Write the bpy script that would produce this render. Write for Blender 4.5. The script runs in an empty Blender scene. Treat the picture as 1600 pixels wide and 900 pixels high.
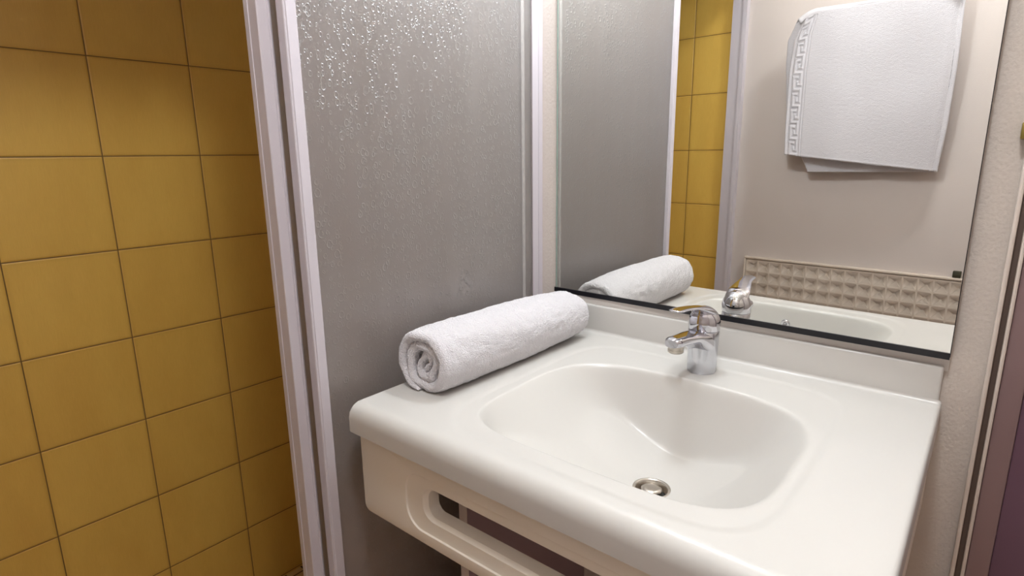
import bpy, bmesh, math, random
from mathutils import Vector, noise, Matrix
random.seed(4)
C = bpy.context.scene.collection
scene = bpy.context.scene
H = 0.85                      # height of the basin unit's top above the room floor

# ------------------------------------------------------------------ camera
cam_d = bpy.data.cameras.new('camera'); cam = bpy.data.objects.new('camera', cam_d); C.objects.link(cam)
yaw, pitch, roll = 0.6921, 0.2256, -0.0122
fw = Vector((-math.sin(yaw)*math.cos(pitch), math.cos(yaw)*math.cos(pitch), -math.sin(pitch)))
rt = Vector((math.cos(yaw), math.sin(yaw), 0)); up = rt.cross(fw)
r2 = rt*math.cos(roll) + up*math.sin(roll); u2 = -rt*math.sin(roll) + up*math.cos(roll)
m = Matrix((r2, u2, -fw)).transposed().to_4x4(); m.translation = Vector((0.7458, -1.0601, 0.3795 + H))
cam.matrix_world = m
cam_d.sensor_width = 36; cam_d.lens = 910.19/1600*36; cam_d.clip_start = 0.005
scene.camera = cam

# ------------------------------------------------------------------ world, exposure, light
w = bpy.data.worlds.new('world'); scene.world = w; w.use_nodes = True
w.node_tree.nodes['Background'].inputs[0].default_value = (1.0, 0.9, 0.8, 1)
w.node_tree.nodes['Background'].inputs[1].default_value = 0.05
vs = scene.view_settings
vs.view_transform = 'Standard'; vs.look = 'None'; vs.gamma = 1; vs.use_curve_mapping = False
vs.exposure = 0.0
LAMP_POWER = 134.0           # strength of the strip lamp above the mirror
FILL_POWER = 114.0            # strength of the unseen round lamp added at the ceiling as fill

# ------------------------------------------------------------------ node helpers
def srgb(r, g, b):
    f = lambda c: (c/255/12.92) if c/255 <= 0.04045 else ((c/255 + 0.055)/1.055)**2.4
    return (f(r), f(g), f(b), 1)
class NT:
    def __init__(s, name):
        s.m = bpy.data.materials.new(name); s.m.use_nodes = True
        s.t = s.m.node_tree; s.t.nodes.clear(); s.out = s.n('ShaderNodeOutputMaterial')
    def n(s, ty, **kw):
        x = s.t.nodes.new(ty)
        for k, v in kw.items():
            if k.startswith('i_'):
                key = k[2:]; key = int(key) if key.isdigit() else key.replace('_', ' ')
                s.put(x, key, v)
            else: setattr(x, k, v)
        return x
    def put(s, x, key, v):
        if isinstance(v, bpy.types.Node): v = v.outputs[0]
        if isinstance(v, bpy.types.NodeSocket): s.t.links.new(v, x.inputs[key])
        else: x.inputs[key].default_value = v
    def math(s, op, a, b=0.0, c=0.0, clamp=False):
        x = s.n('ShaderNodeMath', operation=op); x.use_clamp = clamp
        s.put(x, 0, a); s.put(x, 1, b); s.put(x, 2, c)
        return x.outputs[0]
    def smooth(s, v, lo, hi, a=0.0, b=1.0):
        x = s.n('ShaderNodeMapRange', interpolation_type='SMOOTHSTEP')
        for k, q in zip(range(5), (v, lo, hi, a, b)): s.put(x, k, q)
        return x.outputs[0]
    def mix(s, f, a, b):
        x = s.n('ShaderNodeMix', data_type='RGBA'); s.put(x, 0, f); s.put(x, 6, a); s.put(x, 7, b)
        return x.outputs[2]
    def pos(s, scale=(1, 1, 1)):
        tc = s.n('ShaderNodeTexCoord'); mp = s.n('ShaderNodeMapping'); s.put(mp, 0, tc.outputs['Object'])
        mp.inputs['Scale'].default_value = scale
        return mp.outputs[0]
    def noise(s, vec, scale, detail=3, rough=.5):
        x = s.n('ShaderNodeTexNoise'); s.put(x, 'Vector', vec); s.put(x, 'Scale', scale); s.put(x, 'Detail', detail); s.put(x, 'Roughness', rough)
        return x.outputs[0]
    def bump(s, h, strength, dist, normal=None):
        x = s.n('ShaderNodeBump'); s.put(x, 'Height', h); s.put(x, 'Strength', strength); s.put(x, 'Distance', dist)
        if normal is not None: s.put(x, 'Normal', normal)
        return x.outputs[0]
    def principled(s, **kw):
        x = s.n('ShaderNodeBsdfPrincipled')
        for k, v in kw.items(): s.put(x, k.replace('_', ' '), v)
        return x
    def done(s, sh):
        s.t.links.new(sh.outputs[0] if isinstance(sh, bpy.types.Node) else sh, s.out.inputs[0]); return s.m

def simple(name, col, rough=.5, metal=0, bump=None, **kw):
    t = NT(name)
    p = t.principled(Base_Color=col, Roughness=rough, Metallic=metal, **kw)
    if bump:
        sc, st, di = bump; t.put(p, 'Normal', t.bump(t.noise(t.pos(), sc, 4), st, di))
    return t.done(p)

# ------------------------------------------------------------------ materials
def tile_mat(name, axis, off, pitch, base, zoff=0.5856 + 0.85, zp=.2):
    """square glazed tiles: axis = 0 (x) or 1 (y) for the horizontal run"""
    t = NT(name); tc = t.n('ShaderNodeTexCoord'); sp = t.n('ShaderNodeSeparateXYZ'); t.put(sp, 0, tc.outputs['Object'])
    def cell(v, o, p):
        a = t.math('DIVIDE', t.math('SUBTRACT', v, o), p); fr = t.math('FRACT', a)
        return t.math('MULTIPLY', t.math('MINIMUM', fr, t.math('SUBTRACT', 1.0, fr)), p), t.math('FLOOR', a)
    d1, c1 = cell(sp.outputs[axis], off, pitch)
    d2, c2 = cell(sp.outputs[2], zoff, zp)
    d = t.math('MINIMUM', d1, d2)
    grout = t.smooth(d, 0.0006, 0.0015, 1, 0)
    cv = t.n('ShaderNodeCombineXYZ'); t.put(cv, 0, c1); t.put(cv, 1, c2)
    wn = t.n('ShaderNodeTexWhiteNoise', noise_dimensions='3D'); t.put(wn, 'Vector', cv.outputs[0])
    streak = t.noise(t.pos((1, 1, .04)), 900, 3, .7)
    weave = t.noise(t.pos((1, 1, .5)), 1400, 2, .7)
    cloud = t.noise(t.pos((1, 1, .35)), 14, 3, .6)
    f = t.math('ADD', t.math('MULTIPLY', streak, .5), t.math('MULTIPLY', cloud, .55))
    f = t.math('ADD', f, t.math('MULTIPLY', wn.outputs[0], .16))
    f = t.math('SUBTRACT', f, .15)
    lo, hi = base
    col = t.mix(f, lo, hi)
    edge = t.smooth(d, 0.0015, 0.012, 0.35, 0)
    col = t.mix(edge, col, lo)
    col = t.mix(grout, col, srgb(112, 84, 46))
    h = t.smooth(d, 0.0004, 0.004, 0, 1)
    nb = t.bump(h, .8, .0012)
    nb = t.bump(t.math('ADD', t.math('MULTIPLY', weave, .6), t.math('MULTIPLY', streak, .4)), .25, .0006, nb)
    nb = t.bump(t.noise(t.pos(), 9, 2), .25, .004, nb)
    return t.done(t.principled(Base_Color=col, Roughness=t.mix(grout, (.36,)*3+(1,), (.8,)*3+(1,)), Normal=nb, Specular_IOR_Level=.45))
OCH = (srgb(206, 160, 74), srgb(242, 204, 104))
M_tile_long = tile_mat('ochre glazed tile long wall', 1, -0.439, 0.1984, OCH)
FK = 1.047                    # the far wall lies this much farther off than first measured
def fkx(x): return .794-(.794-x)*FK
def fkz(z): return H+.3847+(z-H-.3847)*FK
M_tile_back = tile_mat('ochre glazed tile back wall', 0, -0.2347, 0.2, OCH)
M_tile_end = tile_mat('ochre glazed tile end wall', 0, fkx(-0.2347), 0.2*FK, OCH, fkz(.5856+H), .2*FK)
M_paper = None
def wall_mat(name, col, sc, st, dist):
    t = NT(name); p = t.pos()
    n1 = t.noise(p, sc, 3, .6); vo = t.n('ShaderNodeTexVoronoi', feature='SMOOTH_F1'); t.put(vo, 'Vector', t.pos((1, 1, .55))); t.put(vo, 'Scale', sc*1.3)
    h = t.math('ADD', n1, t.math('MULTIPLY', vo.outputs[0], .8))
    c = t.mix(t.noise(p, 5, 2), col, tuple(x*.92 for x in col[:3])+(1,))
    return t.done(t.principled(Base_Color=c, Roughness=.75, Normal=t.bump(h, st*.6, dist), Specular_IOR_Level=.25))
M_paper = wall_mat('textured wall paper', srgb(206, 195, 186), 210, .7, .0016)
M_far = wall_mat('painted far wall', srgb(207, 195, 189), 420, .35, .0008)
M_strip = simple('sealed wall strip', srgb(214, 206, 200), .45)
M_ceil = simple('ceiling paint', srgb(226, 220, 210), .9, bump=(120, .2, .001))
M_floor = None
t = NT('brown floor tile'); br = t.n('ShaderNodeTexBrick'); t.put(br, 'Vector', t.pos()); br.offset = 0
for k, v in (('Scale', 1.0), ('Brick Width', .2), ('Row Height', .2), ('Mortar Size', .003), ('Color1', srgb(216, 172, 130)), ('Color2', srgb(206, 160, 120)), ('Mortar', srgb(80, 62, 48))): t.put(br, k, v)
M_floor = t.done(t.principled(Base_Color=br.outputs[0], Roughness=.5))
t = NT('shower floor mosaic'); br = t.n('ShaderNodeTexBrick'); t.put(br, 'Vector', t.pos()); br.offset = 0
for k, v in (('Scale', 1.0), ('Brick Width', .05), ('Row Height', .05), ('Mortar Size', .0025), ('Color1', srgb(214, 182, 128)), ('Color2', srgb(204, 170, 116)), ('Mortar', srgb(84, 66, 40))): t.put(br, k, v)
M_sfloor = t.done(t.principled(Base_Color=br.outputs[0], Roughness=.5))
M_alu = simple('white lacquered aluminium', srgb(200, 192, 198), .32, bump=(500, .05, .0003))
M_seal = simple('grey rubber seal', srgb(128, 118, 118), .5)
M_mirror = simple('silvered mirror glass', (.89, .893, .86, 1), .0, 1)
M_mback = simple('mirror glass edge', srgb(150, 170, 158), .2)
M_black = simple('black plastic channel', srgb(14, 13, 20), .28)
M_cast = simple('cast mineral basin', srgb(201, 197, 192), .33, bump=(3, .05, .003), Coat_Weight=.2, Coat_Roughness=.12)
M_apron = simple('cream moulded apron', srgb(236, 227, 214), .42, bump=(600, .05, .0003))
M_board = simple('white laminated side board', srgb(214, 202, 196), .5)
M_boardshade = simple('shaded plum grey board', srgb(150, 128, 136), .55)  # white board's side; shade under the basin put into its colour
M_chrome = simple('polished chrome', (.66, .66, .70, 1), .06, 1)
M_satin = simple('chrome with limescale haze', (.64, .65, .69, 1), .2, 1, bump=(90, .1, .001))
M_steel = simple('worn drain metal', srgb(190, 182, 172), .28, 1, bump=(200, .1, .0005))
M_dark = simple('dark drain hole', srgb(30, 26, 20), .6)
M_jamb = simple('painted door frame', srgb(205, 192, 182), .3)
M_jambd = simple('door frame rubber groove', srgb(94, 78, 70), .45)
M_jambs = simple('door frame stop', srgb(132, 108, 108), .4)
M_door = simple('plum brown door leaf', srgb(104, 76, 92), .55)
M_brass = simple('old brass', srgb(150, 132, 70), .4, .8)
M_khaki = simple('dark olive rubber', srgb(62, 58, 40), .7)
M_emb = simple('cream embossed panel', srgb(205, 190, 176), .5, bump=(150, .1, .0008))
def emit(name, col, s):
    t = NT(name); e = t.n('ShaderNodeEmission'); t.put(e, 0, col); t.put(e, 1, s); return t.done(e)
M_tube = emit('lit opal globe', (.93, 1.03, 1.10, 1), LAMP_POWER)
M_fill = emit('lit fill lamp glass', (.94, 1.0, 1.04, 1), FILL_POWER)

# terry cloth
def terry_mat(name, sc=520, lump=.25, base=(221, 216, 219)):
    t = NT(name); p = t.pos()
    v = t.n('ShaderNodeTexVoronoi', feature='F1'); t.put(v, 'Vector', p); t.put(v, 'Scale', sc)
    h = t.math('ADD', t.math('MULTIPLY', v.outputs[0], -1.0), t.math('MULTIPLY', t.noise(p, 190 if lump > .1 else 420, 3, .6), 1.6 if lump > .1 else 1.0))
    nb = t.bump(h, .8 if lump > .1 else .5, .0022); nb = t.bump(t.noise(p, 40, 3), lump, .006, nb)
    return t.done(t.principled(Base_Color=srgb(*base), Roughness=.95, Sheen_Weight=.35, Sheen_Roughness=.5, Normal=nb, Specular_IOR_Level=.1,
        Subsurface_Weight=.0))
M_terry = terry_mat('white terry cloth')
M_terry2 = terry_mat('flat white terry cloth', 620, .06, (210, 205, 209))

# droplet pane
def pane_mat(name, strength):
    t = NT(name); p = t.pos((1, 1, .78))
    hs = None
    ring_glint = None
    for sc, rr, wd, thr in ((78, .30, .10, .50), (125, .29, .12, .42), (210, .28, .15, .5)):
        v = t.n('ShaderNodeTexVoronoi', feature='F1'); t.put(v, 'Vector', p); t.put(v, 'Scale', sc); t.put(v, 'Randomness', 1.0)
        sp = t.n('ShaderNodeSeparateColor'); t.put(sp, 0, v.outputs['Color'])
        rad = t.math('ADD', t.math('MULTIPLY', sp.outputs[1], .22), rr-.12)
        dd = t.math('ABSOLUTE', t.math('SUBTRACT', v.outputs[0], rad))
        ring = t.smooth(dd, 0, wd, 1, 0)
        inside = t.smooth(t.math('SUBTRACT', v.outputs[0], rad), -.02, .02, -.35, 0)
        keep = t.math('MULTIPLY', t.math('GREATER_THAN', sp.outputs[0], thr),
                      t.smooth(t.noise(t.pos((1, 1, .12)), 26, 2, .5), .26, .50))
        h = t.math('MULTIPLY', t.math('ADD', ring, inside), keep)
        h = t.math('MULTIPLY', h, 62/sc)
        hs = h if hs is None else t.math('ADD', hs, h)
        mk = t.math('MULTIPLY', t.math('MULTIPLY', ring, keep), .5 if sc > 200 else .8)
        ring_glint = mk if ring_glint is None else t.math('MAXIMUM', ring_glint, mk)
    nb = t.bump(hs, strength, .0011)
    nb = t.bump(t.noise(t.pos((1, 1, .5)), 300, 2), .12, .0006, nb)
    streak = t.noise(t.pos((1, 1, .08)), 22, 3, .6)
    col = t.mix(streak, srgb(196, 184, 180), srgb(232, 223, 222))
    col = t.mix(t.math('MULTIPLY', ring_glint, .55), col, srgb(250, 248, 246))  # droplet rings lightened in colour, standing for light caught on their relief
    di = t.n('ShaderNodeBsdfDiffuse'); t.put(di, 'Color', col); t.put(di, 'Normal', nb)
    tr = t.n('ShaderNodeBsdfTranslucent'); t.put(tr, 'Color', srgb(240, 236, 232))
    re = t.n('ShaderNodeBsdfRefraction'); t.put(re, 'Color', srgb(240, 236, 230)); t.put(re, 'Roughness', .34); t.put(re, 'IOR', 1.08)
    gl = t.n('ShaderNodeBsdfGlossy'); t.put(gl, 'Color', (.9, .9, .92, 1)); t.put(gl, 'Roughness', .28); t.put(gl, 'Normal', nb)
    a = t.n('ShaderNodeMixShader'); t.put(a, 0, .62); t.put(a, 1, di); t.put(a, 2, tr)
    b = t.n('ShaderNodeMixShader'); t.put(b, 0, .48); t.put(b, 1, a); t.put(b, 2, re)
    fr = t.n('ShaderNodeFresnel'); t.put(fr, 'IOR', 1.5); t.put(fr, 'Normal', nb)
    c = t.n('ShaderNodeMixShader'); t.put(c, 0, t.math('ADD', fr, .04)); t.put(c, 1, b); t.put(c, 2, gl)
    return t.done(c)
M_palestrip = simple('pale pane strip', srgb(160, 154, 151), .45)  # paler tone for the raised strip running down the pane
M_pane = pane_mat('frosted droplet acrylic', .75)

# ------------------------------------------------------------------ mesh helpers
def link(name, bm, mat, parent=None, smooth=False, autosmooth=None):
    me = bpy.data.meshes.new(name); bm.normal_update(); bm.to_mesh(me); bm.free()
    if mat is not None: me.materials.append(mat)
    o = bpy.data.objects.new(name, me); C.objects.link(o)
    if parent: o.parent = parent
    if smooth or autosmooth:
        for p in me.polygons: p.use_smooth = True
    if autosmooth:
        bm2 = bmesh.new(); bm2.from_mesh(me)
        for e in bm2.edges:
            if len(e.link_faces) == 2 and e.calc_face_angle(0) > math.radians(autosmooth): e.smooth = False
        bm2.to_mesh(me); bm2.free()
    return o
def tag(o, label, cat, group=None):
    o['label'] = label; o['category'] = cat
    if group: o['group'] = group
    return o
def struct(o):
    o['kind'] = 'structure'; return o
def empty(name, loc, label=None, cat=None, group=None):
    o = bpy.data.objects.new(name, None); o.empty_display_size = .05; C.objects.link(o); o.location = loc
    if label: tag(o, label, cat, group)
    return o
def adopt(root):
    """parts are modelled in world coordinates; keep them there under an Empty that stands at the thing's base"""
    bpy.context.view_layer.update()
    for c in root.children: c.matrix_parent_inverse = Matrix.Translation(-Vector(root.location))
def box(bm, x0, x1, y0, y1, z0, z1, bev=0, seg=2):
    g = bmesh.ops.create_cube(bm, size=1)
    vs_ = g['verts']
    for v in vs_:
        v.co = Vector((x0 + (v.co.x+.5)*(x1-x0), y0 + (v.co.y+.5)*(y1-y0), z0 + (v.co.z+.5)*(z1-z0)))
    if bev:
        es = list({e for v in vs_ for e in v.link_edges})
        bmesh.ops.bevel(bm, geom=es, offset=bev, segments=seg, affect='EDGES', profile=.5)
    return bm
def boxo(name, mat, parent, *a, bev=0, seg=2):
    return link(name, box(bmesh.new(), *a, bev=bev, seg=seg), mat, parent, autosmooth=40 if bev else None)
def prism(bm, poly, z0, z1):
    a = [bm.verts.new((x, y, z0)) for x, y in poly]; b = [bm.verts.new((x, y, z1)) for x, y in poly]
    n = len(poly)
    for i in range(n): bm.faces.new((a[i], a[(i+1) % n], b[(i+1) % n], b[i]))
    bm.faces.new(a[::-1]); bm.faces.new(b)
    bmesh.ops.recalc_face_normals(bm, faces=bm.faces[:])
    return bm
def rings(bm, loops, cap0=True, cap1=True):
    L = [[bm.verts.new(p) for p in lp] for lp in loops]; n = len(L[0])
    for a, b in zip(L, L[1:]):
        for i in range(n): bm.faces.new((a[i], a[(i+1) % n], b[(i+1) % n], b[i]))
    if cap0: bm.faces.new(L[0][::-1])
    if cap1: bm.faces.new(L[-1])
    bmesh.ops.recalc_face_normals(bm, faces=bm.faces[:])
    return bm
def lathe(bm, prof, cx, cy, n=48, cap0=True, cap1=True):
    return rings(bm, [[(cx + r*math.cos(2*math.pi*i/n), cy + r*math.sin(2*math.pi*i/n), z) for i in range(n)] for r, z in prof], cap0, cap1)
def sstep(a, b, x):
    t_ = min(1, max(0, (x-a)/(b-a))); return t_*t_*(3-2*t_)

W, DC, LIP = 0.7223, 0.5716, 0.0465
YW = -1.220                   # the far wall
XL = -0.7223                  # the tiled long wall of the shower
XR = 1.45
ZC = H + 1.45

# ------------------------------------------------------------------ setting
def quadwall(name, mat, pts):
    """a wall slab given by its four front corners and a thickness vector"""
    p, tv = pts; bm = bmesh.new(); tv = Vector(tv)
    a = [bm.verts.new(q) for q in p]; b = [bm.verts.new(Vector(q)+tv) for q in p]
    bm.faces.new(a); bm.faces.new(b[::-1])
    for i in range(4): bm.faces.new((a[i], b[i], b[(i+1) % 4], a[(i+1) % 4]))
    bmesh.ops.recalc_face_normals(bm, faces=bm.faces[:])
    return struct(link(name, bm, mat))
quadwall('floor', M_floor, (((-.03, YW, 0), (XR, YW, 0), (XR, 0, 0), (-.03, 0, 0)), (0, 0, -.05)))
quadwall('floor_shower', M_sfloor, (((XL, YW, .03), (-.03, YW, .03), (-.03, 0, .03), (XL, 0, .03)), (0, 0, -.08)))
quadwall('ceiling', M_ceil, (((XL, YW, ZC), (XR, YW, ZC), (XR, 0, ZC), (XL, 0, ZC)), (0, 0, .05)))
quadwall('wall_left', M_tile_long, (((XL, YW-.05, -.05), (XL, .05, -.05), (XL, .05, ZC), (XL, YW-.05, ZC)), (-.05, 0, 0)))
quadwall('wall_shower_back', M_tile_back, (((XL, 0, -.05), (-.05, 0, -.05), (-.05, 0, ZC), (XL, 0, ZC)), (0, .05, 0)))
quadwall('wall_shower_end', M_tile_end, (((XL, YW, -.05), (-.09, YW, -.05), (-.09, YW, ZC), (XL, YW, ZC)), (0, -.05, 0)))
quadwall('wall_back', M_paper, (((-.05, 0, -.05), (XR, 0, -.05), (XR, 0, ZC), (-.05, 0, ZC)), (0, .05, 0)))
quadwall('wall_far', M_far, (((-.09, YW, -.05), (XR, YW, -.05), (XR, YW, ZC), (-.09, YW, ZC)), (0, -.05, 0)))
quadwall('wall_right', M_paper, (((XR, YW, -.05), (XR, 0, -.05), (XR, 0, ZC), (XR, YW, ZC)), (.05, 0, 0)))
quadwall('wall_light_blocker', M_paper, (((-.03, YW, H+1.021), (-.03, 0, H+1.021), (-.03, 0, ZC), (-.03, YW, ZC)), (-.07, 0, 0)))  # unseen wall added to keep lamp light off the upper shower tiles
# pale sealing strip between the mirror and the basin's upstand
struct(boxo('trim_1', M_strip, None, -.003, .7235, -.0040, 0, H+.052, H+.082))

# door frame and door in the back wall beside the basin
df = empty('trim_2', (.80, 0, 0)); df['kind'] = 'structure'
Z1 = H + 1.2
boxo('frame_edge', M_jamb, df, .7665, .7725, -.020, 0, 0, Z1, bev=.0025)
boxo('frame_groove', M_jambd, df, .7725, .7795, -.010, 0, 0, Z1)
boxo('frame_bead', M_jamb, df, .7795, .7845, -.019, 0, 0, Z1, bev=.002)
boxo('frame_stop', M_jambs, df, .7845, .8120, -.012, 0, 0, Z1, bev=.003)
adopt(df)
dr = empty('door_1', (1.1, 0, 0)); dr['kind'] = 'structure'
leaf = boxo('door_leaf', M_door, dr, .8120, 1.38, -.008, 0, .01, Z1, bev=.002)
bmh = bmesh.new(); box(bmh, 1.29, 1.33, -.014, -.008, .98, 1.14, bev=.002)
hd = link('handle', bmh, M_chrome, leaf, autosmooth=40)
adopt(dr)
hg = boxo('door_hinge', M_brass, None, .7585, .7665, -.022, -.0005, H+.391, H+.413, bev=.002)
tag(hg, 'tiny brass hinge on the door frame at the right edge', 'hinge')

# ------------------------------------------------------------------ shower enclosure
ZB, ZT = .03, H + 1.02
sh = empty('shower_frame', (-.06, -.56, ZB), 'white aluminium shower frame of wall posts and rails beside basin', 'shower frame')
def wall_post(name, ys, yf):
    s = 1 if yf > ys else -1      # ys wall side, yf free side
    d = lambda k: ys + s*k
    poly = [(-.095, d(0)), (-.0405, d(0)), (-.0405, d(.0140)), (-.0418, d(.0144)), (-.0418, d(.0156)), (-.0405, d(.016)), (-.0405, d(.0362)), (-.0412, d(.037)), (-.0475, d(.037)), (-.048, d(.0363)), (-.0486, d(.037)), (-.056, d(.037)), (-.056, d(.030)), (-.095, d(.030))]
    if s < 0: poly = poly[::-1]
    else: poly = [(px_-.039, YW+(py_-YW)*.62) for px_, py_ in poly]
    return link(name, prism(bmesh.new(), poly, ZB, ZT), M_alu, sh)
wall_post('post', 0, -.05)
wall_post('post', YW, YW+.05)
boxo('rail', M_alu, sh, -.098, -.030, YW+.046, -.046, ZT-.05, ZT, bev=.003)
boxo('rail', M_alu, sh, -.098, -.030, YW+.046, -.046, ZB, ZB+.035, bev=.003)
adopt(sh)

def stile(name, x, y0, y1, parent, lead):
    """lead edge profile; x is the room-side face, y0 < y1"""
    d = y1 - y0
    if lead == 'front':
        poly = [(-.0485, y0), (-.0325, y0), (-.0312, y0+.0010), (-.0312, y0+.0030), (-.0300, y0+.0040), (-.0300, y1-.0012), (-.0312, y1), (-.0485, y1)]
    elif lead == 'rear':
        poly = [(-.0900, y0), (-.0800, y0), (-.0796, y0+.0010), (-.0640, y0+.0010), (-.0636, y0), (-.0570, y0), (-.0558, y0+.0010), (-.0558, y0+.0145), (-.0535, y0+.0155), (-.0535, y0+.0172), (-.0570, y0+.0180), (-.0590, y1), (-.0900, y1)]
    else:
        poly = [(-.080, y0), (-.048, y0), (-.047, y0+.001), (-.047, y1-.001), (-.048, y1), (-.080, y1)]
    return link(name, prism(bmesh.new(), poly, ZB+.035, ZT-.05), M_alu, parent)
def sliding(xp, ya, w0, yb, label, kind):
    r = empty('shower_door', (xp, ya, ZB+.035), label, 'shower door', 'sliding shower doors')
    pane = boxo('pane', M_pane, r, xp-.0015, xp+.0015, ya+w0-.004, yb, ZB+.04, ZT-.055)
    stile('stile', xp, ya, ya+w0, r, kind)
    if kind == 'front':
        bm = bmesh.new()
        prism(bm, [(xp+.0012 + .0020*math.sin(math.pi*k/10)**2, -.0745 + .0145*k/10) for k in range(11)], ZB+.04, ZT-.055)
        link('pane_strip', bm, M_palestrip, pane, autosmooth=60)
    if kind == 'front': boxo('seal', M_seal, r, xp-.003, xp+.003, yb-.0035, yb, ZB+.04, ZT-.055)
    else: stile('stile', xp, yb-.028, yb, r, 'plain')
    adopt(r); return r
sliding(-.0425, -.5995, .0195, -.0375, 'nearer frosted sliding shower door with droplet pattern, beside the basin', 'front')
sliding(-.0720, -.6240, .0220, -.0620, 'farther sliding shower door, its white stile showing past the nearer one', 'rear')

# ------------------------------------------------------------------ basin unit
RIMC = (.378, -.3205); RX, RY = .2165, .1755
DRX, DRY, DRZ = .391, -.298, .131
def basin_z(x, y):
    z = 0.0
    # shallow step around bowl and tap ledge
    u = abs(x-.378)/.236; v = abs(y+.297)/.236
    rr = (u**6 + v**6)**(1/6)
    z -= .0016*(1-sstep(.965, 1.02, rr))
    u = (x-RIMC[0])/RX; v = (y-RIMC[1])/RY
    n = 3.1 if v > 0 else 4.3
    rho = (abs(u)**n + abs(v)**n)**(1/n)
    if rho < 1.12:
        au, av = abs(u)**4 + 1e-6, abs(v)**4
        s_fb = 4.2 - 1.1*sstep(-.35, .35, v)
        slope = (au*1.25 + av*s_fb)/(au + av)
        w_ = .0017
        d = w_*math.log(1 + math.exp((1-rho)*.19/w_)) - w_*math.log(1 + math.exp(-.12*.19/w_))
        zw = -slope*max(0, d)
        dx, dy = x-DRX, y-DRY
        zf = -DRZ + .100*(abs(dx)/.205)**1.7 + .10*abs(dy)**1.3
        k = .026; h_ = max(0, k-abs(zw-zf))/k
        z += min(0, max(zw, zf) + h_*h_*k*.25)
    return z
bs = empty('washbasin', (.36, -.27, H), 'white moulded vanity basin top with integral bowl and slotted apron', 'washbasin')
def grid_axis(lo, hi, step, fa, fb):
    n = int((hi-lo)/step); core = [lo + (hi-lo)*i/n for i in range(n+1)]
    return [lo - f for f in reversed(fa)] + core + [hi + f for f in fb]
R, RS = .024, .0055
YFL = -DC + R                                    # where the flat top ends at the front
ext = list(range(1, 11)) + [11, 12, 13]          # steps over the front roll
sde = list(range(1, 7)) + [7, 8, 9, 10]          # steps over a side edge
xs = grid_axis(RS, W-RS, .0021, sde, sde)
ys = grid_axis(YFL, -.0195, .0021, ext, [])
def top_pos(p, q):
    kx = 0 if RS <= p <= W-RS else (RS-p if p < RS else p-(W-RS))
    ky = 0 if q >= YFL else YFL-q
    x = min(W-RS, max(RS, p)); y = max(YFL, q); sx_ = -1 if p < RS else 1
    # front profile: base point (inset by the side radius) and outward normal
    if ky < .5: base, nrm, in_ = Vector((x, y, -RS)), Vector((0, 0, 1)), 0
    elif ky < 10.5:
        a = math.pi/2*ky/10; nrm = Vector((0, -math.sin(a), math.cos(a))); base = Vector((x, YFL, -R)) + nrm*(R-RS)
    else:
        nrm = Vector((0, -1, 0)); zz = {11: -R-(LIP-R)*.5, 12: -LIP+.001, 13: -LIP}[round(ky)]
        base = Vector((x, YFL-(R-RS), zz))
        if round(ky) == 13: base.y += .012
    if kx < .5: P = base + nrm*RS
    elif kx < 6.5:
        a = math.pi/2*kx/6; P = base + (nrm*math.cos(a) + Vector((sx_, 0, 0))*math.sin(a))*RS
    else:
        P = base + Vector((sx_, 0, 0))*RS; t_ = (0, .33, .66, 1.0)[min(3, round(kx)-6)] if kx < 9.5 else 1.0
        P.z = P.z + (-LIP-P.z)*t_
        if kx > 9.5: P.x -= sx_*.012
    P.z += basin_z(P.x, P.y) if kx < .5 and ky < .5 else -.0000
    return tuple(P)
bm = bmesh.new()
ext_l = ext
G = [[bm.verts.new((lambda P: (P[0], P[1], P[2]+H))(top_pos(p, q))) for q in ys] for p in xs]
for i in range(len(xs)-1):
    for j in range(len(ys)-1):
        c = [G[i][j], G[i+1][j], G[i+1][j+1], G[i][j+1]]
        mx = sum(v.co.x for v in c)/4; my_ = sum(v.co.y for v in c)/4; mz = sum(v.co.z for v in c)/4
        if math.hypot(mx-DRX, my_-DRY) < .0255: continue
        if len({v for v in c}) == 4:
            bm.faces.new(c)
# cove up into the upstand
yb0 = -.0120
prev = [G[i][-1] for i in range(len(xs))]
for k in range(1, 9):
    a = math.pi/2*k/8; rr_ = .0072
    cur = []
    for i, p in enumerate(xs):
        b = G[i][-1].co
        inset = 0 if k < 8 else 0
        cur.append(bm.verts.new((b.x, -.0195 + rr_*math.sin(a), b.z + rr_*(1-math.cos(a)))))
    for i in range(len(xs)-1): bm.faces.new((prev[i], prev[i+1], cur[i+1], cur[i]))
    prev = cur
link('basin_top', bm, M_cast, bs, autosmooth=50)
bm = bmesh.new(); box(bm, .003, W-.004, yb0, 0, H-.045, H+.0604, bev=.0036, seg=3)
link('upstand', bm, M_cast, bs, autosmooth=50)

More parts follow.
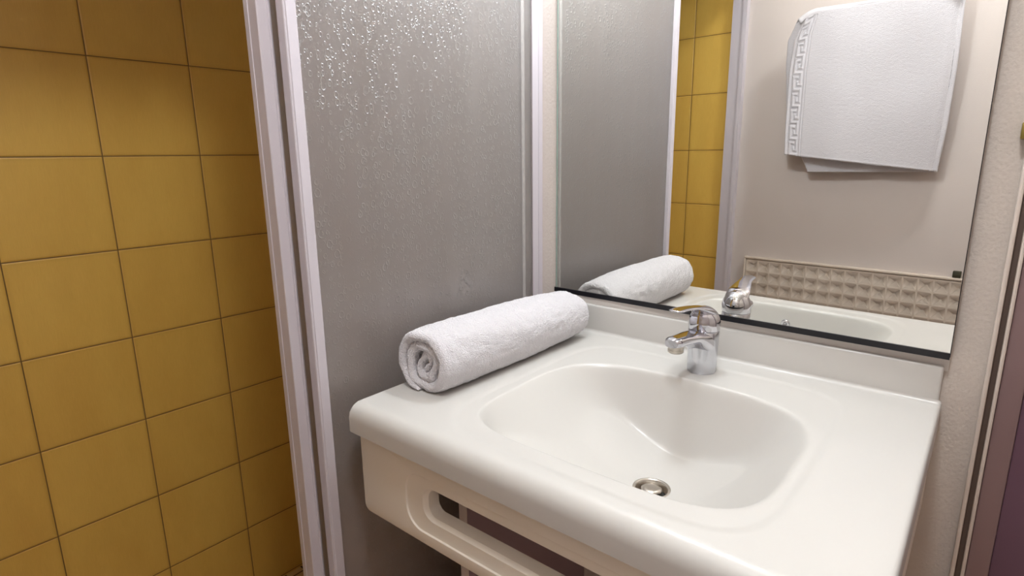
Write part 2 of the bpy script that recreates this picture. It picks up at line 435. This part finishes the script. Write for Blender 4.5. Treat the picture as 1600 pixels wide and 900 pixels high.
# apron with slot
def rrect(x0, x1, z0, z1, r, n=8):
    pts = []
    for cx_, cz_, a0 in ((x1-r, z1-r, 0), (x0+r, z1-r, 90), (x0+r, z0+r, 180), (x1-r, z0+r, 270)):
        for k in range(n+1):
            a = math.radians(a0 + 90*k/n); pts.append((cx_ + r*math.cos(a), cz_ + r*math.sin(a)))
    return pts
bm = bmesh.new()
ax0, ax1, az0, az1 = .003, W-.003, -.193, -.044
yF = -.555
loops = [(rrect(ax0+.012, ax1-.012, az0+.010, az1, .006), yF+.040),
         (rrect(ax0, ax1, az0, az1, .012), yF+.040), (rrect(ax0, ax1, az0, az1, .012), yF+.006), (rrect(ax0+.0015, ax1-.0015, az0+.0015, az1-.001, .012), yF+.0015), (rrect(ax0+.005, ax1-.005, az0+.005, az1-.003, .010), yF),
         (rrect(.112, W-.112, -.172, -.0775, .034), yF), (rrect(.1135, W-.1135, -.1705, -.079, .033), yF+.0022), (rrect(.118, W-.118, -.166, -.0835, .031), yF+.0030),
         (rrect(.147, W-.147, -.1490, -.0940, .022), yF+.0030), (rrect(.1545, W-.1545, -.1440, -.0985, .017), yF+.0085), (rrect(.1555, W-.1555, -.1435, -.099, .016), yF+.028), (rrect(.150, W-.150, -.148, -.095, .018), yF+.032),
         (rrect(ax0+.012, ax1-.012, az0+.010, az1, .006), yF+.040)]
rings(bm, [[(x, y, z+H) for x, z in lp] for lp, y in loops], False, False)
link('apron', bm, M_apron, bs, autosmooth=35)
bmr = bmesh.new(); box(bmr, W-.018, W-.004, -.52, 0, H-.175, H-.047, bev=.003)
link('apron_return', bmr, M_apron, bs, autosmooth=40)
bmr = bmesh.new(); box(bmr, .004, .018, -.52, 0, H-.175, H-.047, bev=.003)
link('apron_return', bmr, M_apron, bs, autosmooth=40)
ov = bmesh.new()          # overflow ring on the bowl's front wall
ocx, ocz, oy = .356, H-.043, -.4795
prof = [(.0035, -.001), (.0035, .002), (.0075, .0035), (.0105, .002), (.0105, -.003)]
rings(ov, [[(ocx + r*math.cos(2*math.pi*i/28), oy + dy*1.0 + .0, ocz + r*math.sin(2*math.pi*i/28)) for i in range(28)] for r, dy in prof], True, True)
# tilt to the slope of the wall
link('overflow_ring', ov, M_chrome, bs, smooth=True)
adopt(bs)
# outlet
zd = H + basin_z(DRX+.028, DRY)
dn = empty('basin_drain', (DRX, DRY, zd-.02), 'metal pop-up drain with lifted cap at the bottom of bowl', 'drain')
bm = bmesh.new(); lathe(bm, [(.0300, zd-.0032), (.0292, zd+.0003), (.0262, zd+.0006), (.0245, zd-.0015), (.0235, zd-.016), (.012, zd-.020), (.0001, zd-.020)], DRX, DRY, cap0=False, cap1=False)
link('drain_cup', bm, M_steel, dn, smooth=True)
bm = bmesh.new(); lathe(bm, [(.0001, zd-.0195), (.0225, zd-.0190), (.0228, zd-.013), (.020, zd-.0135), (.009, zd-.014), (.0001, zd-.0140)], DRX, DRY, cap0=False, cap1=False)
link('drain_hole', bm, M_dark, dn, smooth=True)
bm = bmesh.new(); lathe(bm, [(.0001, zd-.014), (.0145, zd-.0100), (.0165, zd-.0035), (.0163, zd-.0020), (.0150, zd-.0006), (.009, zd+.0006), (.0001, zd+.0010)], DRX-.001, DRY+.002, cap0=False, cap1=False)
for v in bm.verts: v.co.z += (v.co.y-DRY)*-.06
link('drain_cap', bm, M_steel, dn, smooth=True)
adopt(dn)

# side boards that carry the basin unit
def board(x0, x1, yf, label):
    r = empty('support_board', ((x0+x1)/2, -.2, 0), label, 'support board', 'boards carrying the basin')
    boxo('panel', M_boardshade, r, x0, x1, yf+.002, 0, 0, H-.1, bev=.0008)
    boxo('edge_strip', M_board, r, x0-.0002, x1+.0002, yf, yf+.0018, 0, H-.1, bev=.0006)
    adopt(r)
board(.067, .086, -.400, 'upright board with white edge seen through the apron slot, under left of basin')

# ------------------------------------------------------------------ tap
fx, fy = .378, -.088
fz = H-.0016
tap = empty('basin_tap', (fx, fy, fz), 'chrome single lever mixer tap standing behind the bowl', 'tap')
def ell(c, u, v, n=32, sq=2.0):
    pts = []
    for i in range(n):
        a = 2*math.pi*i/n; ca, sa = math.cos(a), math.sin(a)
        s_ = (abs(ca)**sq + abs(sa)**sq)**(-1/sq)
        pts.append(tuple(Vector(c) + Vector(u)*ca*s_ + Vector(v)*sa*s_))
    return pts
bm = bmesh.new(); RB = .0262
lathe(bm, [(RB-.0025, fz), (RB-.0015, fz+.0015), (RB-.001, fz+.030), (RB, fz+.060), (RB+.0002, fz+.0755), (RB-.0012, fz+.077)], fx, fy)
link('body', bm, M_satin, tap, autosmooth=50)
# spout, swept forward
bm = bmesh.new()
tipx, tipy = .362, -.186
def sp_sec(k):
    # k 0..1 from body to tip
    y = fy + .004 + (tipy-fy-.004)*k; x = fx + (tipx-fx)*k
    top = fz + .0780 + .0035*sstep(.2, 1, k) ; bot = fz + .036 + .028*sstep(.12, .50, k)
    hw = .0262 - .0105*sstep(.10, .80, k)
    if k > .9: q = (k-.9)/.1; hw *= (1-.30*q*q); m_ = (top+bot)/2; top = top - (top-m_)*.35*q*q; bot = bot + (m_-bot)*.12*q*q
    return ell((x, y, (top+bot)/2), (hw, 0, 0), (0, 0, (top-bot)/2), 40, 3.0)
rings(bm, [sp_sec(k/22) for k in range(23)])
spout = link('spout', bm, M_chrome, tap, autosmooth=60)
bm = bmesh.new(); lathe(bm, [(.0115, fz+.054), (.0132, fz+.0555), (.0132, fz+.059), (.0126, fz+.0595), (.0132, fz+.0602), (.0132, fz+.070)], tipx+.002, tipy+.0145, 32)
ae = link('aerator', bm, M_steel, spout, autosmooth=50)
# lever: dome with a tongue reaching forward and upward
bm = bmesh.new()
prof = [(RB+.0003, fz+.0775), (RB+.0010, fz+.079), (RB+.0012, fz+.088)]
for k in range(1, 13):
    a = math.pi/2*k/12; prof.append(((RB+.0012)*math.cos(a) + .0001, fz+.088 + .0310*math.sin(a)))
lathe(bm, prof, fx, fy, 48)
for v in bm.verts:        # front of the cap is scooped back under the tongue
    f = max(0, (fy - v.co.y)/RB); g = sstep(fz+.112, fz+.095, v.co.z)
    v.co.y += .004*f*g
link('lever_dome', bm, M_chrome, tap, smooth=True)
bm = bmesh.new()
ltx, lty = .3655, -.190
def lv_sec(k):
    y = fy + .012 + (lty-fy-.012)*k; x = fx + (ltx-fx)*sstep(0, 1, k)*1.0
    top = fz + .1175 + .0130*math.sin(min(1, k*1.0)*math.pi/2)
    if k < .2: top -= .012*(1-k/.2)**2
    th = .016*(1-sstep(0, .55, k)) + .0048
    hw = .0225 - .0095*sstep(.1, .7, k)
    if k > .9: q = (k-.9)/.1; hw *= math.sqrt(max(.04, 1-q*q*.85)); th *= (1-.5*q)
    return ell((x, y, top-th/2), (hw, 0, 0), (0, 0, th/2), 32, 2.5)
rings(bm, [lv_sec(k/26) for k in range(27)])
link('lever', bm, M_chrome, tap, smooth=True)
adopt(tap)

# ------------------------------------------------------------------ mirror (turned about one degree from the wall line)
MA, MY = .023, -.0111
def on_mirror(x, off=0): return MY - MA*(x-.35) - off
mr = empty('wall_mirror', (.36, -.01, H+.08), 'large frameless wall mirror over the basin with black bottom channel', 'mirror')
x0, x1, zm0, zm1 = -.003, .7238, H+.0775, H+.74
def slab(bm, xa, xb, za, zb_, o1, o2):
    """slab following the mirror plane from offset o1 (back) to o2 (front)"""
    vv = []
    for off in (o1, o2):
        for x, z in ((xa, za), (xb, za), (xb, zb_), (xa, zb_)): vv.append(bm.verts.new((x, on_mirror(x, off), z)))
    for f in ((3, 2, 1, 0), (4, 5, 6, 7), (0, 1, 5, 4), (1, 2, 6, 5), (2, 3, 7, 6), (3, 0, 4, 7)): bm.faces.new([vv[i] for i in f])
    return bm
link('mirror_glass', slab(bmesh.new(), x0+.0035, x1-.001, zm0+.002, zm1, -.001, 0), M_mirror, mr)
bm = slab(bmesh.new(), x0+.001, x1, zm0+.001, zm1+.001, -.0035, -.001)
link('glass_edge', bm, M_black, mr)
bm = slab(bmesh.new(), x0+.0027, x0+.0048, zm0, zm1, -.001, .0006)
link('edge_bevel', bm, M_mback, mr)
bm = slab(bmesh.new(), x0-.001, x1-.0005, zm0-.0025, zm0+.0075, -.0035, .0018)
link('bottom_channel', bm, M_black, mr)
adopt(mr)

# ------------------------------------------------------------------ rolled towel
def spiral_towel():
    bm = bmesh.new()
    turns = 2.9; NS = 420; t_half = .0078
    r_in, r_out = .0062, .0490
    ya, yb_ = -.470, -.052
    NY = 130
    def centre(s):
        th = s*turns*2*math.pi; r = r_in + (r_out-r_in)*s - .0075*sstep(.90, 1, s)
        return th, r
    end_th = -1.75          # where the loose edge lies (radians)
    sec = []               # loop around the sheet's thickness along y: (ypos 0..1, side)
    ycs = [k/NY for k in range(NY+1)]
    loop = [(y, 1) for y in ycs] + [(y, -1) for y in reversed(ycs)]
    L = []
    for i in range(NS+1):
        s = i/NS; th, r = centre(s)
        ang = th - turns*2*math.pi + end_th
        # near and far ends: inner turns sit slightly back
        off0 = .012*(1-s)**1.1 + .003*noise.noise(Vector((ang*1.3, s*5, 1)))
        off1 = .008*(1-s)**1.2 + .004*noise.noise(Vector((ang*1.3, s*5, 7)))
        y0, y1 = ya+off0, yb_-off1
        tap_ = 1 if s < .97 else max(.12, math.sqrt(max(0, (1-s)/.03)))
        ring = []
        for yk, sd in loop:
            e = .0105; y = y0 + (y1-y0)*yk
            # rounded ends, slight puff behind the hem
            de = min(y-y0, y1-y)/e
            tt = t_half*tap_*(math.sqrt(max(0, 1-(1-min(1, de))**2)) if de < 1 else 1.0)
            tt = max(tt, .0004)
            rr = r + sd*tt
            # shape along the roll: full at near end, tighter at the far one
            g = (y-ya)/(yb_-ya)
            fat = 1.0 + .05*math.sin(g*3.3+.3) - .06*sstep(.78, 1, g) - .03*sstep(.08, 0, g)
            ca, sa = math.cos(ang), math.sin(ang)
            n_ = 2.35; sq = (abs(ca)**n_ + abs(sa)**n_)**(-1/n_)
            x = rr*1.16*ca*sq*fat; z = rr*(1.03+.08*(1-g))*sa*sq*fat
            # folds pinch the middle turns
            pk = sstep(.62, .15, s); x *= 1-.34*pk; z *= 1+.10*pk; x += .006*pk*math.sin(z*120)
            P = Vector((x*1.0, y, z))
            nn = noise.noise(Vector((ang*1.2, y*9, s*3)))*.0022 + noise.noise(Vector((x*60, y*60, z*60)))*.0016 + noise.noise(Vector((x*230, y*230, z*230)))*.0011
            # woven border near the far end lies lower
            if s > .70 and sd > 0:
                yb2 = y + .006*math.sin(ang*1.0)
                def groove(c, w_): return math.exp(-((yb2-c)/w_)**2)
                nn -= .0015*(groove(-.214, .0030) + groove(-.204, .0022) + groove(-.126, .0030) + groove(-.136, .0022))
                if -.196 < yb2 < -.144:
                    nn -= .0009
                    # raised meander of the border
                    cu = int((yb2+.196)/.0104); cv = int((s*turns*2*math.pi*.055)/.0080) % 6
                    pat = ('11111', '10000', '10111', '10101', '10001', '11101')[cv]
                    if 0 <= cu < 5 and pat[cu] == '1': nn += .0011
            rad = Vector((x, 0, z)); 
            if rad.length > 1e-6: P += rad.normalized()*nn
            ring.append(P)
        L.append(ring)
    # rest it on the top: flatten underneath
    zs = min(p.z for rg in L for p in rg); floor_ = zs + .0035
    for rg in L:
        for p in rg:
            if p.z < floor_ + .004:
                p.z = floor_ + .004 - (1-math.exp(-(floor_+.004-p.z)/.004))*.004
    zmin = min(p.z for rg in L for p in rg)
    sx = .0675
    lean = .03
    rings(bm, [[(p.x + sx + (p.y+.26)*lean, p.y, p.z - zmin + H + .0004) for p in rg] for rg in L])
    return bm
rt_ = link('rolled_towel', spiral_towel(), M_terry, None, smooth=True)
tag(rt_, 'white terry towel rolled up and lying on left side of basin top', 'towel')

# ------------------------------------------------------------------ hanging towel and rail on the far wall
ZRB = fkz(H + .788); ZR = H + .795; YR = YW + .085
rl = empty('towel_rail', (.34, YW, ZRB), 'chrome wall rail above, from which the white towel hangs', 'towel rail')
def tube_x(bm, xa, xb, y, z, r, n=24): return rings(bm, [[(x, y + r*math.cos(2*math.pi*i/n), z + r*math.sin(2*math.pi*i/n)) for i in range(n)] for x in (xa, xb)])
link('bar', tube_x(bmesh.new(), fkx(.215), fkx(.545), YR, ZRB, .007), M_chrome, rl, autosmooth=40)
for bx in (fkx(.225), fkx(.535)):
    bmq = bmesh.new(); n_ = 24
    rings(bmq, [[(bx + r*math.cos(2*math.pi*i/n_), y, ZRB + r*math.sin(2*math.pi*i/n_)) for i in range(n_)] for r, y in ((.016, YW), (.016, YW+.005), (.007, YW+.008), (.007, YR-.003))])
    link('bracket', bmq, M_chrome, rl, autosmooth=40)
adopt(rl)
def interp(tab, v):
    for (a, b), (c, d) in zip(tab, tab[1:]):
        if v <= c: 
            k = sstep(0, 1, (v-a)/(c-a)); return b + (d-b)*(.5*k + .5*(v-a)/(c-a))
    return tab[-1][1]
KEY = ('11111', '10000', '10111', '10101', '10001', '11101', '00001')
def hanging_towel():
    bm = bmesh.new()
    front_len, back_len = .425, .485; rr = .0125
    arc = math.pi*rr; total = front_len + arc + back_len
    NU, NV = 300, 560; th = .0028
    def back_y(u, g): return YR - rr - .030*g + .006*math.sin(u*4+1)*g
    def P(u, l):
        # u 0..1 left to right in the mirror image (x up), l along the cloth from the front hem
        if l < front_len:
            z = ZR - (front_len - l); f = l/front_len
            xl = interp(((0, .129), (.25, .125), (.6, .124), (.85, .130), (1, .146)), f); xr = interp(((0, .551), (.3, .560), (.6, .563), (1, .560)), f)
            z += (-.042*u*(1-f) + .012*(1-u)*(1-f) - .014*(1-f)) ; y = YR + rr
            # soft vertical folds, right side turning back to the wall
            y += .010*math.sin(u*5.2+.4)*(1-f)*.8 - .014*(1-f)
            edge = .74 + .17*f
            y -= .030*sstep(edge-.12, 1.10, u)*(1-.35*f) + .006*sstep(.93, 1, u)
            y = max(y, back_y(u, (1-f)*front_len/back_len) + .0085)
            y -= .010*sstep(.05, 0, u)*f*f
            z -= .024*max(0, 1-u/.13)**2*sstep(.72, 1, f)
            x = xl + (xr-xl)*u
        elif l < front_len + arc:
            a = (l-front_len)/rr; xl = .146 + (.122-.146)*(a/math.pi); x = xl + (.560-xl)*u
            y = YR + rr*math.cos(a); z = ZR + rr*math.sin(a)
            z -= .024*max(0, 1-u/.13)**2
        else:
            g = (l-front_len-arc)/back_len; z = ZR - g*back_len
            xl = interp(((0, .122), (.10, .104), (.25, .104), (.48, .112), (.72, .124), (.86, .168), (1, .196)), g)
            xr = interp(((0, .560), (.4, .556), (.8, .548), (1, .545)), g)
            z += .004*u*g; x = xl + (xr-xl)*u
            y = back_y(u, g)
            z -= .024*max(0, 1-u/.13)**2*(1-g)
            y = max(y, YW+.008)
        return Vector((fkx(.7458-(.7458-x)*.983), y, fkz(H+.3795+(z-H-.3795)*.983)))
    def relief(u, l, x):
        d = .0003*noise.noise(Vector((u*60, l*150, 3))) + .0060*noise.noise(Vector((u*4, l*6, 9)))*(1 if l < .43 else .3)
        if l < front_len-.004:
            w_ = u*.43
            def band(a, b): return 1 if a < w_ < b else 0
            d -= .0022*(band(.009, .0125) + band(.0415, .0445) + band(.0500, .0525))
            if .0150 < w_ < .0415:
                d -= .0018; cu = int((w_-.0170)/.0044); cv = int(l/.0072) % 7
                if 0 <= cu < 5 and KEY[cv][cu] == '1': d += .0036
        return d
    A, B = [], []
    for j in range(NV+1):
        l = total*j/NV; ra, rb = [], []
        for i in range(NU+1):
            u = (i/NU)
            uu = u if u > .2 else u
            p = P(uu, l); e = 1e-3
            du = P(min(1, uu+e), l) - P(max(0, uu-e), l); dl = P(uu, min(total, l+e)) - P(uu, max(0, l-e))
            n = dl.cross(du).normalized()      # front: towards +y
            edge = min(uu*.43, (1-uu)*.43, l, total-l); tt = th*(.35 + .65*math.sqrt(1-(1-min(1, edge/.004))**2))
            hem = .0008*math.exp(-((edge-.004)/.002)**2)
            r_ = relief(uu, l, p.x)
            wob = .0008*math.sin(uu*420)*max(0, 1-min(l, total-l)/.006)
            p2 = p + Vector((0, 0, wob)) 
            ra.append(bm.verts.new(p2 + n*(tt + r_ + hem))); rb.append(bm.verts.new(p2 - n*tt))
        A.append(ra); B.append(rb)
    for j in range(NV):
        for i in range(NU):
            bm.faces.new((A[j][i+1], A[j][i], A[j+1][i], A[j+1][i+1]))
            bm.faces.new((B[j][i], B[j][i+1], B[j+1][i+1], B[j+1][i]))
    for j in range(NV):
        bm.faces.new((A[j][0], A[j+1][0], B[j+1][0], B[j][0])); bm.faces.new((A[j+1][NU], A[j][NU], B[j][NU], B[j+1][NU]))
    for i in range(NU):
        bm.faces.new((A[0][i+1], A[0][i], B[0][i], B[0][i+1])); bm.faces.new((A[NV][i], A[NV][i+1], B[NV][i+1], B[NV][i]))
    bmesh.ops.recalc_face_normals(bm, faces=bm.faces[:])
    return bm
ht = link('hand_towel', hanging_towel(), M_terry2, None, smooth=True)
tag(ht, 'white terry towel with woven meander border hanging on wall, seen in mirror', 'towel')

# ------------------------------------------------------------------ embossed panel on the far wall
ep = empty('embossed_panel', (.45, YW, H-.25), 'cream wall panel of small raised pyramids, seen low in mirror', 'wall panel')
px0, pz1 = fkx(.020), fkz(H-.004); pitch = .0400*FK; ncol = 23; nrow = 6
bm = bmesh.new()
yb_ = YW + .0190
for r_ in range(nrow):
    for c_ in range(ncol):
        xa = px0 + .003 + c_*pitch; za = pz1 - (r_+1)*pitch; g_ = .0036
        P0 = [(xa, yb_, za), (xa+pitch, yb_, za), (xa+pitch, yb_, za+pitch), (xa, yb_, za+pitch)]
        P1 = [(xa+g_, yb_, za+g_), (xa+pitch-g_, yb_, za+g_), (xa+pitch-g_, yb_, za+pitch-g_), (xa+g_, yb_, za+pitch-g_)]
        k = .45; cxp, czp = xa+pitch/2, za+pitch/2; q = .003
        P2 = [(cxp-q, yb_-.0160, czp-q), (cxp+q, yb_-.0160, czp-q), (cxp+q, yb_-.0160, czp+q), (cxp-q, yb_-.0160, czp+q)]
        rings(bm, [P0, P1, P2], False, True)
bmesh.ops.remove_doubles(bm, verts=bm.verts[:], dist=.0002)
bmesh.ops.recalc_face_normals(bm, faces=bm.faces[:])
bmesh.ops.bevel(bm, geom=[e for e in bm.edges if len(e.link_faces) == 2], offset=.0012, segments=2, affect='EDGES')
link('pyramid_field', bm, M_emb, ep, autosmooth=50)
xe = px0 + .006 + ncol*pitch
boxo('backing', M_emb, ep, px0, xe, YW, YW+.0022, pz1-nrow*pitch-.012, pz1, bev=.001)
bm = bmesh.new()
box(bm, px0-.009, xe+.009, YW, YW+.020, pz1+.004, pz1+.013, bev=.003); box(bm, px0-.006, xe+.006, YW, YW+.015, pz1-.002, pz1+.0045, bev=.002)
link('top_moulding', bm, M_emb, ep, autosmooth=40)
bm = bmesh.new()
box(bm, px0-.009, px0-.002, YW, YW+.020, pz1-nrow*pitch-.012, pz1+.0125, bev=.003); box(bm, px0-.004, px0+.0035, YW, YW+.015, pz1-nrow*pitch-.012, pz1+.004, bev=.002)
link('side_moulding', bm, M_emb, ep, autosmooth=40)
adopt(ep)
kb = boxo('rubber_block', M_khaki, None, fkx(.624), fkx(.644), YW+.002, YW+.018, fkz(H+.009), fkz(H+.028), bev=.0015)
tag(kb, 'small dark olive block sitting on ledge of embossed panel', 'block')

# ------------------------------------------------------------------ lamps (above the frame)
LX, LY, LZ, LR = .27, -.11, H+.97, .06
lp = empty('mirror_lamp', (LX, 0, LZ), 'white globe lamp mounted on wall above the mirror', 'lamp')
n_ = 32
ringy = lambda r, y: [(LX + r*math.cos(2*math.pi*i/n_), y, LZ-.05 + r*math.sin(2*math.pi*i/n_)) for i in range(n_)]
bm = bmesh.new(); rings(bm, [ringy(.045, 0), ringy(.045, -.012), ringy(.030, -.020), ringy(.012, -.024), ringy(.012, -.05)])
link('wall_plate', bm, M_alu, lp, autosmooth=40)
bm = bmesh.new(); lathe(bm, [(.018, LZ-.070), (.028, LZ-.066), (.030, LZ-.050), (.026, LZ-.048)], LX, LY, 32)
box(bm, LX-.008, LX+.008, LY+.02, -.045, LZ-.062, LZ-.050, bev=.002)
link('globe_holder', bm, M_alu, lp, autosmooth=40)
bm = bmesh.new(); lathe(bm, [(max(.0005, LR*math.sin(math.radians(a))), LZ - LR*math.cos(math.radians(a))) for a in range(24, 181, 6)], LX, LY, 40, cap0=True, cap1=True)
link('opal_globe', bm, M_tube, lp, smooth=True)
adopt(lp)
LCX, LCY = .62, -.86  # unseen fill light, added to brighten the tiles and the basin front
cl = empty('fill_lamp', (LCX, LCY, ZC-.08), 'added round fill lamp under the ceiling, out of view', 'lamp')
bm = bmesh.new(); lathe(bm, [(.10, ZC), (.10, ZC-.018), (.098, ZC-.02)], LCX, LCY); link('base', bm, M_alu, cl, autosmooth=40)
bm = bmesh.new(); lathe(bm, [(.094, ZC-.02), (.090, ZC-.04), (.07, ZC-.062), (.035, ZC-.074), (.0005, ZC-.077)], LCX, LCY, cap0=False); link('fill_shade', bm, M_fill, cl, smooth=True)
adopt(cl)
